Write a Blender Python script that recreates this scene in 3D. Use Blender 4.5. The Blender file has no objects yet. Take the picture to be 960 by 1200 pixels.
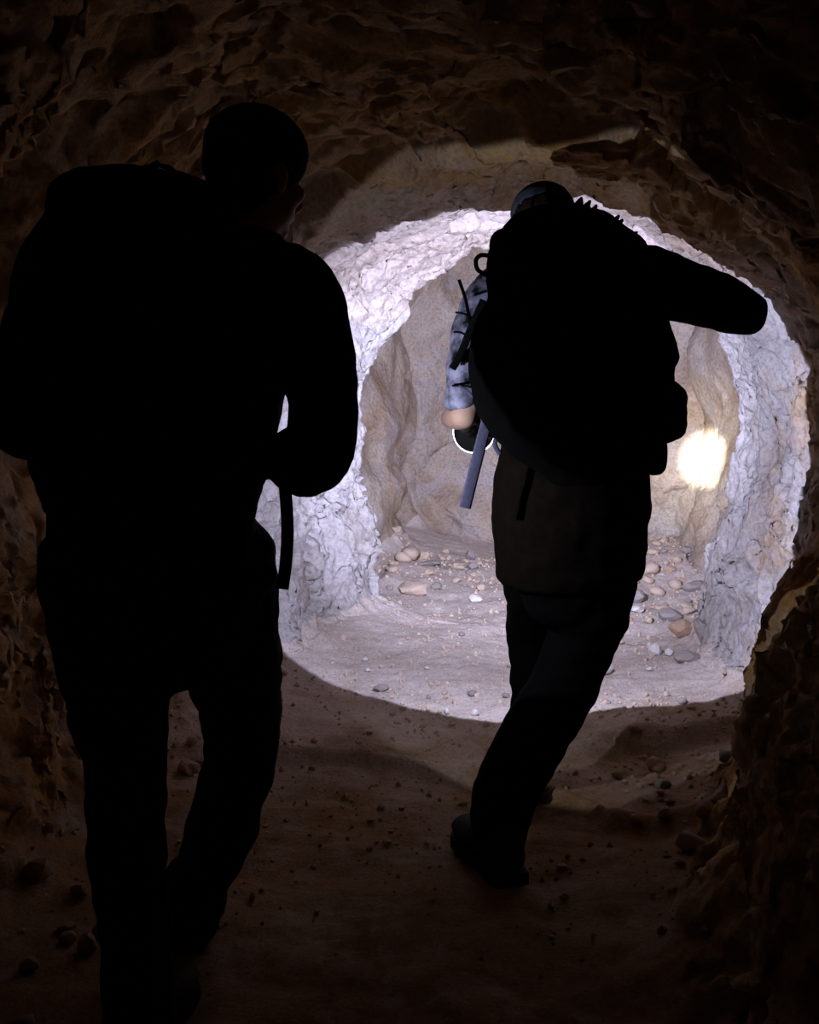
import bpy, bmesh, math, random
import numpy as np
from mathutils import Vector, Matrix, Quaternion

# ------------------------------------------------------------------ camera
FPX, CAMH, YH = 1400.0, 1.23, 450.0          # focal length in px of a 960x1200 frame, eye height, horizon row
scene = bpy.context.scene
COL = scene.collection
PITCH = math.atan((600.0 - YH) / FPX)
cam_d = bpy.data.cameras.new('camera')
cam_d.sensor_fit = 'HORIZONTAL'; cam_d.sensor_width = 36.0
cam_d.lens = 36.0 * FPX / 960.0
cam_d.clip_start = 0.05
cam = bpy.data.objects.new('camera', cam_d)
cam.location = (0, 0, CAMH)
cam.rotation_euler = (math.pi / 2 - PITCH, 0, 0)
COL.objects.link(cam)
scene.camera = cam

def P(px, py, Y):
    """photo pixel + distance down the tunnel -> point"""
    u, v = (px - 480.0) / FPX, (600.0 - py) / FPX
    dy = math.cos(PITCH) + v * math.sin(PITCH)
    dz = -math.sin(PITCH) + v * math.cos(PITCH)
    t = Y / dy
    return np.array([u * t, Y, CAMH + dz * t])

def M(px, Y):
    """pixel length -> metres at distance Y"""
    return px * Y / FPX

# ------------------------------------------------------------------ world + exposure (a cave: no sky)
world = bpy.data.worlds.new('world'); scene.world = world
world.use_nodes = True
world.node_tree.nodes['Background'].inputs[0].default_value = (0, 0, 0, 1)
vs = scene.view_settings
vs.view_transform = 'Standard'; vs.look = 'None'; vs.gamma = 1.0; vs.use_curve_mapping = False
vs.exposure = 0.0
scene.cycles.max_bounces = 12
scene.cycles.diffuse_bounces = 8
scene.cycles.caustics_reflective = False
scene.cycles.caustics_refractive = False

# lights the hikers carry (positions in metres; builders below put the lamps round them)
TORCH_POS = P(556, 506, 3.23)
TORCH_AIM = np.array([0.24, 1.0, -0.12])      # axis of the hard-edged beam
THROW_AIM = np.array([0.14, 1.0, 0.0])        # brighter middle of the beam
HOT_HIT = P(836, 539, 7.0)                    # where the hot spot falls on the chamber wall
TORCH_POWER = 150.0
TORCH_COL = (0.83, 0.92, 1.42)
CORE_DEG, THROW_DEG = 41.0, 34.0
THROW, HOT = 5.0, 60.0
REAR_POS = P(335, 549, 2.50)                  # weak lamp in the rear hiker's right hand
REAR_AIM = np.array([0.70, 1.0, -0.02])
REAR_POWER, REAR_DEG = 13.0, 44.0
REAR_COL = (0.95, 0.97, 1.12)

# ------------------------------------------------------------------ numpy noise
_rng = np.random.RandomState(7)
_perm = _rng.permutation(256); _perm = np.concatenate([_perm, _perm, _perm])
_g = _rng.normal(size=(256, 3)); _g /= np.linalg.norm(_g, axis=1)[:, None]

def noise3(p):
    p = np.asarray(p, float)
    i = np.floor(p).astype(int); f = p - i
    w = f * f * f * (f * (f * 6 - 15) + 10)
    i &= 255
    out = 0
    for dx in (0, 1):
        for dy in (0, 1):
            for dz in (0, 1):
                h = _perm[_perm[_perm[(i[:, 0] + dx) & 255] + ((i[:, 1] + dy) & 255)] + ((i[:, 2] + dz) & 255)]
                d = f - np.array([dx, dy, dz])
                v = (_g[h] * d).sum(1)
                wx = w[:, 0] if dx else 1 - w[:, 0]
                wy = w[:, 1] if dy else 1 - w[:, 1]
                wz = w[:, 2] if dz else 1 - w[:, 2]
                out = out + v * wx * wy * wz
    return out * 1.6

def vec_noise(p, off):
    return np.stack([noise3(p + off), noise3(p + off + 31.7), noise3(p + off + 67.3)], 1)

def sstep(x, a, b):
    t = np.clip((x - a) / (b - a), 0, 1)
    return t * t * (3 - 2 * t)

# ------------------------------------------------------------------ materials
def mat_new(name, rough=0.9):
    m = bpy.data.materials.new(name); m.use_nodes = True
    nt = m.node_tree; b = nt.nodes['Principled BSDF']
    b.inputs['Roughness'].default_value = rough
    b.inputs['Specular IOR Level'].default_value = 0.15
    return m, nt, b

def ramp(nt, fac, stops):
    r = nt.nodes.new('ShaderNodeValToRGB')
    el = r.color_ramp.elements
    while len(el) < len(stops): el.new(0.5)
    for e, (pos, c) in zip(el, stops):
        e.position = pos; e.color = (*c, 1)
    nt.links.new(fac, r.inputs[0])
    return r.outputs[0]

def noise_tex(nt, vec, scale, detail=6, rough=0.6, dist=0.0):
    n = nt.nodes.new('ShaderNodeTexNoise')
    n.inputs['Scale'].default_value = scale; n.inputs['Detail'].default_value = detail
    n.inputs['Roughness'].default_value = rough; n.inputs['Distortion'].default_value = dist
    nt.links.new(vec, n.inputs['Vector'])
    return n.outputs['Fac']

def mix(nt, a, b, fac, mode='MIX'):
    x = nt.nodes.new('ShaderNodeMix'); x.data_type = 'RGBA'; x.blend_type = mode
    for s, v in ((x.inputs[6], a), (x.inputs[7], b), (x.inputs[0], fac)):
        if hasattr(v, 'links'): nt.links.new(v, s)
        elif isinstance(v, tuple): s.default_value = (*v, 1)
        else: s.default_value = v
    return x.outputs[2]

def rock_mat(name, pale, dim_ochre, patch, patch_fac=0.5, scale=1.6, bump=0.6, fine=38.0, patch_stops=(0.5, 0.66)):
    """pale chalky rock; the entrance stretch of the tunnel has its dim warm bounce light painted in as ochre, in ragged patches"""
    m, nt, b = mat_new(name, 0.95)
    tc = nt.nodes.new('ShaderNodeTexCoord'); vec = tc.outputs['Object']
    n0 = noise_tex(nt, vec, scale, 8, 0.62, 0.4)
    c_pale = ramp(nt, n0, pale); c_dim = ramp(nt, n0, dim_ochre)
    sep = nt.nodes.new('ShaderNodeSeparateXYZ'); nt.links.new(vec, sep.inputs[0])
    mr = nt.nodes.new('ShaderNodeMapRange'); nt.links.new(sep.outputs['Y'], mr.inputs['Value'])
    mr.inputs['From Min'].default_value = 2.6; mr.inputs['From Max'].default_value = 5.0  # painted dim-light tone gives way to the pale rock along this stretch
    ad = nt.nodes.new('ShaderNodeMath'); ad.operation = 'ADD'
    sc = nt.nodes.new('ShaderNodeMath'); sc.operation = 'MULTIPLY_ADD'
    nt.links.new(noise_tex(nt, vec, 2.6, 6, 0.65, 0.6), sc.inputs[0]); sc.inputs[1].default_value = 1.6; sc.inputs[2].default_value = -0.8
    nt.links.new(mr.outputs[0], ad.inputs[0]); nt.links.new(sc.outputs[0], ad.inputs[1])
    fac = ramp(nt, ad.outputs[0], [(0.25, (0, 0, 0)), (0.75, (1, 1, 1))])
    base = mix(nt, c_dim, c_pale, fac)
    mask = ramp(nt, noise_tex(nt, vec, scale * 2.3, 5, 0.6, 1.2), [(patch_stops[0], (0, 0, 0)), (patch_stops[1], (patch_fac,) * 3)])
    c = mix(nt, base, patch, mask)
    speck = ramp(nt, noise_tex(nt, vec, fine * 1.7, 4, 0.7), [(0.30, (0.62,) * 3), (0.52, (1, 1, 1)), (0.75, (1.2,) * 3)])
    c = mix(nt, c, speck, 1.0, 'MULTIPLY')
    nt.links.new(c, b.inputs['Base Color'])
    bp = nt.nodes.new('ShaderNodeBump'); bp.inputs['Strength'].default_value = bump; bp.inputs['Distance'].default_value = 0.03
    nt.links.new(noise_tex(nt, vec, fine, 10, 0.7), bp.inputs['Height'])
    nt.links.new(bp.outputs[0], b.inputs['Normal'])
    return m

MAT = {}
DIM_OCH = [(0.28, (0.25, 0.115, 0.036)), (0.47, (0.44, 0.245, 0.090)), (0.68, (0.55, 0.35, 0.155))]  # warm tone of the dim, bounce-lit stretch, painted into the rock colour
MAT['rock'] = rock_mat('tunnel_rock', [(0.28, (0.28, 0.22, 0.175)), (0.47, (0.42, 0.365, 0.33)), (0.68, (0.52, 0.46, 0.42))], DIM_OCH, (0.40, 0.35, 0.33), 0.5)
MAT['ceil'] = rock_mat('ceiling_rock', [(0.28, (0.34, 0.25, 0.185)), (0.47, (0.46, 0.36, 0.30)), (0.68, (0.54, 0.45, 0.39))], DIM_OCH, (0.40, 0.31, 0.25), 0.5, scale=1.3)
MAT['back'] = rock_mat('chamber_rock', [(0.30, (0.23, 0.145, 0.085)), (0.47, (0.36, 0.265, 0.185)), (0.66, (0.45, 0.37, 0.29))], DIM_OCH, (0.37, 0.32, 0.31), 0.6, scale=1.9, patch_stops=(0.45, 0.70))
MAT['floor'] = rock_mat('dusty_floor', [(0.3, (0.43, 0.33, 0.265)), (0.5, (0.52, 0.415, 0.345)), (0.7, (0.58, 0.48, 0.41))], [(0.28, (0.22, 0.115, 0.045)), (0.5, (0.31, 0.18, 0.08)), (0.7, (0.37, 0.235, 0.12))], (0.44, 0.37, 0.31), 0.45, scale=2.2, bump=0.5, fine=60)  # second ramp paints the near floor's dim warm light, darker than the pale

def stone_mat(name, lo, hi):
    m, nt, b = mat_new(name, 0.93)
    tc = nt.nodes.new('ShaderNodeTexCoord')
    c = ramp(nt, noise_tex(nt, tc.outputs['Object'], 22, 6, 0.65), [(0.3, lo), (0.7, hi)])
    nt.links.new(c, b.inputs['Base Color'])
    bp = nt.nodes.new('ShaderNodeBump'); bp.inputs['Strength'].default_value = 0.5; bp.inputs['Distance'].default_value = 0.01
    nt.links.new(noise_tex(nt, tc.outputs['Object'], 70, 6, 0.7), bp.inputs['Height'])
    nt.links.new(bp.outputs[0], b.inputs['Normal'])
    return m
MAT['stone_tan'] = stone_mat('tan_stone', (0.38, 0.26, 0.17), (0.56, 0.43, 0.32))
MAT['stone_grey'] = stone_mat('grey_stone', (0.20, 0.16, 0.13), (0.36, 0.30, 0.26))
MAT['stone_white'] = stone_mat('white_stone', (0.50, 0.44, 0.38), (0.72, 0.64, 0.57))
MAT['stone_brown'] = stone_mat('brown_stone', (0.33, 0.19, 0.11), (0.50, 0.33, 0.22))

def cloth(name, col, col2=None, scale=60, rough=0.95):
    m, nt, b = mat_new(name, rough)
    b.inputs['Specular IOR Level'].default_value = 0.05
    tc = nt.nodes.new('ShaderNodeTexCoord')
    col2 = col2 or tuple(x * 1.5 for x in col)
    c = ramp(nt, noise_tex(nt, tc.outputs['Object'], scale, 4, 0.6), [(0.35, col), (0.65, col2)])
    nt.links.new(c, b.inputs['Base Color'])
    return m
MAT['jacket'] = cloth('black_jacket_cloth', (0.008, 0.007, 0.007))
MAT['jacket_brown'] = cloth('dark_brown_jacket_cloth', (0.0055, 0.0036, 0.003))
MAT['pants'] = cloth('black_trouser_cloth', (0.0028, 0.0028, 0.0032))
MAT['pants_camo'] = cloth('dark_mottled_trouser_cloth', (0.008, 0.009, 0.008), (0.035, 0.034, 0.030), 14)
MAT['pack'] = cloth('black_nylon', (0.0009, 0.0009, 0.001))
MAT['web'] = cloth('black_webbing', (0.003, 0.003, 0.003), scale=120)
MAT['web_pale'] = cloth('lavender_webbing', (0.07, 0.07, 0.125), (0.10, 0.10, 0.17), 120)
MAT['cap'] = cloth('dark_knit', (0.022, 0.016, 0.012), scale=90)
MAT['cap_blue'] = cloth('blue_grey_cap_cloth', (0.05, 0.065, 0.10), (0.09, 0.115, 0.16), 18)
MAT['boot'] = cloth('dark_boot_leather', (0.03, 0.028, 0.025), scale=40, rough=0.8)
MAT['sole'] = cloth('black_rubber', (0.012, 0.012, 0.012), rough=0.8)
MAT['camo'] = cloth('lavender_mottled_sleeve', (0.012, 0.012, 0.02), (0.36, 0.36, 0.54), 24)
MAT['metal'] = cloth('black_anodised_metal', (0.02, 0.02, 0.02), rough=0.4)
m, nt, b = mat_new('skin', 0.6)
tc = nt.nodes.new('ShaderNodeTexCoord')
nt.links.new(ramp(nt, noise_tex(nt, tc.outputs['Object'], 30, 4), [(0.3, (0.50, 0.31, 0.25)), (0.7, (0.58, 0.38, 0.31))]), b.inputs['Base Color'])
MAT['skin'] = m
MAT['hair'] = cloth('dark_hair', (0.02, 0.014, 0.01), scale=150)
m, nt, b = mat_new('eye_white', 0.3); b.inputs['Base Color'].default_value = (0.7, 0.7, 0.7, 1); MAT['eye'] = m
m, nt, b = mat_new('lit_lens', 0.3)
b.inputs['Emission Color'].default_value = (0.9, 0.95, 1.0, 1); b.inputs['Emission Strength'].default_value = 9.0
MAT['lens'] = m

# ------------------------------------------------------------------ object helpers
def link(name, me, mat=None, parent=None):
    o = bpy.data.objects.new(name, me); COL.objects.link(o)
    if mat is not None and len(me.materials) == 0: me.materials.append(mat)
    if parent is not None: o.parent = parent
    return o

def tag(o, label, cat, group=None):
    o['label'] = label; o['category'] = cat
    if group: o['group'] = group
    return o

def empty(name, loc, label, cat, group=None):
    o = bpy.data.objects.new(name, None); COL.objects.link(o)
    o.location = tuple(loc); o.empty_display_size = 0.1
    return tag(o, label, cat, group)

def adopt(o, root):
    """make o (built in world coordinates) a child of root"""
    o.parent = root
    w = Matrix.Translation(root.location)
    r = root
    while r.parent is not None:
        r = r.parent; w = Matrix.Translation(r.location) @ w
    o.matrix_parent_inverse = w.inverted()
    return o

def mesh_from(name, v, f, smooth=True):
    me = bpy.data.meshes.new(name)
    me.from_pydata([tuple(map(float, x)) for x in v], [], [tuple(map(int, x)) for x in f])
    if smooth: me.polygons.foreach_set('use_smooth', [True] * len(me.polygons))
    me.update()
    return me

def grid_mesh(name, V, F, smooth=True):
    me = bpy.data.meshes.new(name)
    n, k = len(V), len(F)
    me.vertices.add(n); me.vertices.foreach_set('co', np.ascontiguousarray(V, np.float32).ravel())
    me.loops.add(k * 4); me.loops.foreach_set('vertex_index', np.ascontiguousarray(F, np.int32).ravel())
    me.polygons.add(k); me.polygons.foreach_set('loop_start', np.arange(0, k * 4, 4, dtype=np.int32))
    me.polygons.foreach_set('use_smooth', np.full(k, smooth))
    me.update(calc_edges=True); me.validate()
    return me

# ------------------------------------------------------------------ the tunnel
#        s,   left,  right, floor, ceiling
PROF = np.array([
    (-1.3, -0.90, 0.85, 0.00, 1.95),
    (0.6, -1.00, 0.86, 0.00, 1.98),
    (1.8, -1.10, 0.90, 0.00, 2.00),
    (2.6, -1.12, 1.06, 0.00, 2.00),
    (3.2, -1.08, 1.24, 0.00, 1.97),
    (3.8, -1.00, 1.40, 0.00, 1.93),
    (4.3, -0.82, 1.44, 0.02, 1.90),
    (4.9, -0.50, 1.38, 0.06, 1.90),
    (5.45, -0.19, 1.38, 0.10, 1.90),
    (5.50, -0.22, 1.42, 0.10, 1.95),
    (5.60, -0.40, 1.62, 0.11, 2.30),
    (6.3, -0.24, 1.72, 0.15, 2.40),
    (7.2, -0.06, 1.76, 0.21, 2.35),
    (7.6, 0.02, 1.72, 0.23, 2.25)])
S_END = 7.6

def floor_z(x, y):
    """walked floor: rises gently; a low ledge crosses it ahead of the front hiker"""
    x = np.asarray(x, float); y = np.asarray(y, float)
    z = np.interp(y, [3.2, 4.3, 5.45, 7.6], [0.0, 0.0, 0.10, 0.23])
    ledge = sstep(y + 0.10 * noise3(np.stack([x * 2.2, y * 0, x * 0 + 3.1], -1).reshape(-1, 3)).reshape(x.shape), 3.84, 3.94)
    z = z + 0.085 * ledge * sstep(x, 0.35, 0.75) * (1 - sstep(y, 4.1, 5.2))
    # low lip added along the rear lamp's ring to catch a bright rim
    yl = np.interp(x, [-1.0, -0.42, -0.08, 0.21, 0.40, 0.60, 0.75, 0.90, 1.05], [3.75, 3.80, 3.73, 3.61, 3.40, 3.20, 3.13, 3.22, 3.5])
    z = z + 0.034 * np.exp(-((y - yl) / 0.05) ** 2) + 0.02 * sstep(y - yl, -0.03, 0.05) * (1 - sstep(y - yl, 0.2, 0.7))
    z = z + 0.13 * np.exp(-((x - 1.35) / 0.45) ** 2 - ((y - 6.7) / 0.6) ** 2) + 0.07 * np.exp(-((x + 0.1) / 0.3) ** 2 - ((y - 6.5) / 0.4) ** 2)
    return z

NT = 560
ss = np.concatenate([np.arange(-1.3, 1.5, 0.10), np.arange(1.5, 3.0, 0.020), np.arange(3.0, 5.40, 0.0125),
                     np.arange(5.40, 5.62, 0.008), np.arange(5.62, S_END, 0.02)])
cap = np.linspace(0, 1, 90)[1:]
NS = len(ss)
S = np.concatenate([ss, np.full(len(cap), S_END)])
SC = np.concatenate([np.ones(NS), 1 - cap])
pr = [np.interp(S, PROF[:, 0], PROF[:, k]) for k in range(1, 5)]
th = np.linspace(0, 2 * math.pi, NT, endpoint=False) - math.pi / 2
# spread samples evenly: angle -> superellipse parameter
ct, st = np.cos(th), np.sin(th)
lf, rt, fl, ce = [a[:, None] for a in pr]
cx = (lf + rt) / 2; hw = (rt - lf) / 2
zc = 0.80 + fl * 0.5
up = (st >= 0)[None, :]
nexp = np.where(up, 2.7, 6.0) * np.ones_like(hw)
nexp = np.where(up, np.interp(S, [0, 3.0, 4.5, 5.45, 5.6], [2.5, 2.3, 2.4, 2.7, 3.0])[:, None], 6.0)
rad = (np.abs(ct)[None, :] ** nexp + np.abs(st)[None, :] ** nexp) ** (-1 / nexp)
U = ct[None, :] * rad; Vv = st[None, :] * rad
X = cx + hw * U * SC[:, None]
Z = np.where(up, zc + (ce - zc) * Vv * SC[:, None], zc + (zc - fl) * Vv * SC[:, None])
Y = np.repeat(S[:, None], NT, 1)
# the passage bends right: stations past the hikers are skewed (left jamb stands farther off)
skew = sstep(Y, 3.4, 5.3)
Y = Y - 0.45 * (X - 0.55) * skew
# right wall leans in towards its foot
lean = sstep(X - cx, 0.2, 0.9) * sstep(1.45 - Z, 0, 1.15)
X = X - np.interp(Y, [1.0, 2.4, 3.4, 4.0, 5.5], [0.20, 0.29, 0.22, 0.10, 0.07]) * lean * (SC[:, None] > 0.99)
pos = np.stack([X, Y, Z], -1).reshape(-1, 3)
floorness = (np.repeat((np.abs(U) < 0.93)[...], 1, 0) & (Vv < 0)).astype(float)
flw = (sstep(-Vv, 0.80, 0.97) * (1 - sstep(np.abs(U), 0.80, 0.97)))
flw = (flw * (SC[:, None] > 0.98)).reshape(-1)
# crags
d = vec_noise(pos * 1.5, 0.0) * np.array([0.10, 0.10, 0.08])
d += vec_noise(pos * 3.7, 11.0) * 0.050
calm = (1 - 0.65 * sstep(Y.reshape(-1), 5.9, 6.4))[:, None]
d *= (1.6 - 0.6 * calm)
d += (np.abs(vec_noise(pos * 7.0, 23.0)) - 0.25) * 0.055 * calm
d += (np.abs(vec_noise(pos * 15.0 + 0.4 * vec_noise(pos * 6, 3.0), 41.0)) - 0.25) * 0.034 * calm
d += (np.abs(vec_noise(pos * 31.0, 53.0)) - 0.25) * 0.018 * calm
fd = np.zeros_like(pos)
fd[:, 2] = noise3(pos * 2.2 + 9) * 0.022 + noise3(pos * 7 + 5) * 0.012 + noise3(pos * 22 + 1) * 0.006
w = flw[:, None]
pos = pos + d * (1 - w) + fd * w
xl = [-0.7, -0.29, -0.03, 0.18, 0.36, 0.55, 0.95]
yl = np.interp(pos[:, 0] + 0.05 * noise3(pos * 6 + 2), xl, [4.4, 3.93, 3.66, 3.24, 3.08, 3.10, 3.5])
rel = pos[:, 1] - yl + 0.06 * noise3(pos * 9 + 6)
pos[:, 2] -= 0.065 * sstep(rel, -0.02, 0.05) * (1 - sstep(rel, 0.25, 1.0)) * sstep(Vv.reshape(-1), 0.55, 0.85)
# the floor surface proper
fz = floor_z(pos[:, 0], pos[:, 1])
base_fl = np.repeat(np.interp(S, PROF[:, 0], PROF[:, 3]), NT)
pos[:, 2] += (fz - base_fl) * flw
for line in ([(-0.405, 5.50, 0.70), (-0.43, 5.44, 0.60), (-0.46, 5.36, 0.50), (-0.455, 5.36, 0.44)],
             [(-0.45, 5.36, 0.42), (-0.44, 5.38, 0.34), (-0.43, 5.36, 0.24), (-0.43, 5.34, 0.14)],
             [(-0.23, 5.78, 0.78), (-0.22, 5.80, 0.62), (-0.235, 5.76, 0.50)]):
    line = np.array(line)
    near_ = np.where((pos[:, 0] < 0.1) & (pos[:, 1] > 5.0) & (pos[:, 1] < 6.1) & (pos[:, 2] < 1.0))[0]
    q = pos[near_]; q2 = q + vec_noise(q * 14, 77.0) * 0.02
    best = np.full(len(q), 9.0)
    for a_, b_ in zip(line[:-1], line[1:]):
        ab = b_ - a_; t_ = np.clip(((q2 - a_) @ ab) / ab.dot(ab), 0, 1)
        dv = q2 - a_ - t_[:, None] * ab; dv[:, 1] *= 0.5
        best = np.minimum(best, np.linalg.norm(dv, axis=1))
    pos[near_] += np.array([-0.05, 0.05, 0]) * np.exp(-(best / 0.017) ** 2)[:, None]
PG = pos.reshape(len(S), NT, 3)

def sub(name, mask_rows, jidx, mat):
    """one stretch of the shell: rows i0..i1, columns j in jidx (consecutive, may wrap)"""
    i0, i1 = mask_rows
    jj = np.array(jidx) % NT
    V = PG[i0:i1][:, jj].reshape(-1, 3)
    n, m_ = i1 - i0, len(jj)
    a = (np.arange(n - 1)[:, None] * m_ + np.arange(m_ - 1)[None, :]).ravel()
    F = np.stack([a, a + m_, a + m_ + 1, a + 1], 1)
    o = link(name, grid_mesh(name, V, F), mat)
    o['kind'] = 'structure'
    return o
# column index of the corners (angle from -pi/2, growing towards the right wall)
def jang(deg): return int(round((deg + 90) / 360 * NT))
jr, jcr, jcl, jl = jang(-43), jang(38), jang(142), jang(223)
IC = int(np.searchsorted(ss, 5.58))
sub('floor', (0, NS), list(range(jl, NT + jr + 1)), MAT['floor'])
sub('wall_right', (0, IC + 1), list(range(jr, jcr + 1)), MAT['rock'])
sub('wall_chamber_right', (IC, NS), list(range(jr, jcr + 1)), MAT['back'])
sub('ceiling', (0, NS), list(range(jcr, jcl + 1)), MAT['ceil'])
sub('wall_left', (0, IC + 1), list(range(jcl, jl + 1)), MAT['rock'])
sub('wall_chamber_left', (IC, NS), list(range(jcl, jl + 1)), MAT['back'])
sub('wall_back', (NS - 1, len(S)), list(range(0, NT + 1)), MAT['back'])
# rock behind the camera closes the tunnel
c0 = PG[0]; mid = c0.mean(0)
V = np.concatenate([mid + (c0 - mid) * k + np.array([0, -0.3 * (1 - k), 0]) for k in (1.0, 0.7, 0.4, 0.1)])
a = (np.arange(3)[:, None] * NT + np.arange(NT)[None, :]); a2 = (np.arange(3)[:, None] * NT + (np.arange(NT)[None, :] + 1) % NT)
F = np.stack([a.ravel(), a2.ravel(), (a2 + NT).ravel(), (a + NT).ravel()], 1)
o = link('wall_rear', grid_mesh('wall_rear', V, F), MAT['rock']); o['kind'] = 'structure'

# ground height look-up from the floor as built
_fg = PG[:NS][:, np.array(range(jl, NT + jr + 1)) % NT].reshape(-1, 3)
_cells = {}
for k, (x, y) in enumerate(np.floor(_fg[:, :2] / 0.05).astype(int)):
    _cells.setdefault((x, y), []).append(k)
def ground(x, y):
    key = (math.floor(x / 0.05), math.floor(y / 0.05)); ids = []
    for dx in (-1, 0, 1):
        for dy in (-1, 0, 1): ids += _cells.get((key[0] + dx, key[1] + dy), [])
    if not ids: return float(floor_z(np.array([x]), np.array([y]))[0])
    q = _fg[ids]; dd = (q[:, 0] - x) ** 2 + (q[:, 1] - y) ** 2
    o_ = np.argsort(dd)[:4]; ww = 1 / (dd[o_] + 1e-6)
    return float((q[o_, 2] * ww).sum() / ww.sum())

# ------------------------------------------------------------------ soft-body builder: lofts fused into one skin
def unit(v): v = np.asarray(v, float); return v / (np.linalg.norm(v) + 1e-12)

class Soup:
    def __init__(self): self.v, self.f, self.n = [], [], 0
    def add(self, v, f):
        self.v += [np.asarray(x, float) for x in v]
        self.f += [tuple(i + self.n for i in x) for x in f]; self.n = len(self.v)
    def loft(self, pts, rx, ry=None, side=(1, 0, 0), n=20, sub_=6, capk=1.0):
        pts = np.array(pts, float); N = len(pts)
        rx = np.broadcast_to(np.array(rx, float), (N,)); ry = rx if ry is None else np.broadcast_to(np.array(ry, float), (N,))
        t = np.arange(N); tt = np.linspace(0, N - 1, (N - 1) * sub_ + 1)
        def cub(a):
            a = np.asarray(a, float); out = []
            for x in tt:
                i = min(int(x), N - 2); u = x - i
                p0, p1, p2, p3 = a[max(i - 1, 0)], a[i], a[i + 1], a[min(i + 2, N - 1)]
                out.append(0.5 * ((2 * p1) + (p2 - p0) * u + (2 * p0 - 5 * p1 + 4 * p2 - p3) * u * u + (3 * p1 - p0 - 3 * p2 + p3) * u ** 3))
            return np.array(out)
        c, a, b_ = cub(pts), cub(rx), cub(ry)
        tan = np.gradient(c, axis=0); tan = np.array([unit(x) for x in tan])
        rings = []
        def ring(cc, tg, ra, rb):
            s = np.asarray(side, float); s = s - tg * s.dot(tg)
            if np.linalg.norm(s) < 1e-3: s = np.cross(tg, (0, 0, 1.0))
            s = unit(s); w_ = np.cross(tg, s)
            return [cc + s * ra * math.cos(q) + w_ * rb * math.sin(q) for q in np.linspace(0, 2 * math.pi, n, endpoint=False)]
        for k in (80, 55, 28):
            q = math.radians(k); rings.append(ring(c[0] - tan[0] * min(a[0], b_[0]) * math.sin(q) * capk, tan[0], a[0] * math.cos(q), b_[0] * math.cos(q)))
        for k in range(len(c)): rings.append(ring(c[k], tan[k], a[k], b_[k]))
        for k in (28, 55, 80):
            q = math.radians(k); rings.append(ring(c[-1] + tan[-1] * min(a[-1], b_[-1]) * math.sin(q) * capk, tan[-1], a[-1] * math.cos(q), b_[-1] * math.cos(q)))
        v = [x for r in rings for x in r]; f = []
        for i in range(len(rings) - 1):
            for j in range(n):
                f.append((i * n + j, i * n + (j + 1) % n, (i + 1) * n + (j + 1) % n, (i + 1) * n + j))
        f.append(tuple(range(n))[::-1]); f.append(tuple(len(v) - n + j for j in range(n)))
        self.add(v, f)
    def limb(self, spec, ky=1.0, side=(1, 0, 0), **kw):
        """spec: (px, py, Y, radius_px)"""
        self.loft([P(a, b_, c) for a, b_, c, r in spec], [M(r, c) for a, b_, c, r in spec], [M(r, c) * ky for a, b_, c, r in spec], side, **kw)
    def ball(self, c, r, axes=None):
        c = np.asarray(c, float); r = np.broadcast_to(np.array(r, float), (3,))
        A = np.eye(3) if axes is None else np.array(axes, float)
        v, f = [], []; nu, nv = 16, 10
        for i in range(nv + 1):
            ph = -math.pi / 2 + math.pi * (i * 0.96 + nv * 0.02) / nv
            for j in range(nu):
                q = 2 * math.pi * j / nu
                l = np.array([math.cos(ph) * math.cos(q) * r[0], math.cos(ph) * math.sin(q) * r[1], math.sin(ph) * r[2]])
                v.append(c + l @ A)
        for i in range(nv):
            for j in range(nu): f.append((i * nu + j, i * nu + (j + 1) % nu, (i + 1) * nu + (j + 1) % nu, (i + 1) * nu + j))
        f.append(tuple(range(nu))[::-1]); f.append(tuple(nv * nu + j for j in range(nu)))
        self.add(v, f)
    def rbox(self, c, half, axes, r=0.04, e=5.0):
        """rounded box (superellipsoid)"""
        c = np.asarray(c, float); A = np.array(axes, float); v, f = [], []; nu, nv = 32, 18
        sg = lambda x, p: math.copysign(abs(x) ** p, x)
        for i in range(nv + 1):
            ph = -math.pi / 2 + math.pi * (i * 0.98 + nv * 0.01) / nv
            for j in range(nu):
                q = 2 * math.pi * j / nu; k = 2 / e
                l = np.array([sg(math.cos(ph), k) * sg(math.cos(q), k) * half[0], sg(math.cos(ph), k) * sg(math.sin(q), k) * half[1], sg(math.sin(ph), k) * half[2]])
                v.append(c + l @ A)
        for i in range(nv):
            for j in range(nu): f.append((i * nu + j, i * nu + (j + 1) % nu, (i + 1) * nu + (j + 1) % nu, (i + 1) * nu + j))
        f.append(tuple(range(nu))[::-1]); f.append(tuple(nv * nu + j for j in range(nu)))
        self.add(v, f)
    def build(self, name, mat, root, voxel=0.012, smooth=4, wrinkle=0.0, wscale=9.0, fuse=True):
        me = mesh_from(name, self.v, self.f)
        if fuse:
            t = bpy.data.objects.new('tmp', me); COL.objects.link(t)
            m1 = t.modifiers.new('r', 'REMESH'); m1.mode = 'VOXEL'; m1.voxel_size = voxel
            if smooth:
                m2 = t.modifiers.new('s', 'SMOOTH'); m2.factor = 0.5; m2.iterations = smooth
            dg = bpy.context.evaluated_depsgraph_get()
            me2 = bpy.data.meshes.new_from_object(t.evaluated_get(dg))
            bpy.data.objects.remove(t); bpy.data.meshes.remove(me); me = me2; me.name = name
        if wrinkle:
            n = len(me.vertices); co = np.empty(n * 3, np.float32); me.vertices.foreach_get('co', co); co = co.reshape(-1, 3).astype(float)
            no = np.empty(n * 3, np.float32); me.vertex_normals.foreach_get('vector', no); no = no.reshape(-1, 3)
            h = noise3(co * np.array([wscale, wscale, wscale * 1.7]) + 3) + 0.5 * noise3(co * wscale * 2.6 + 8)
            co = co + no * (h * wrinkle)[:, None]
            me.vertices.foreach_set('co', co.astype(np.float32).ravel()); me.update()
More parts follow.
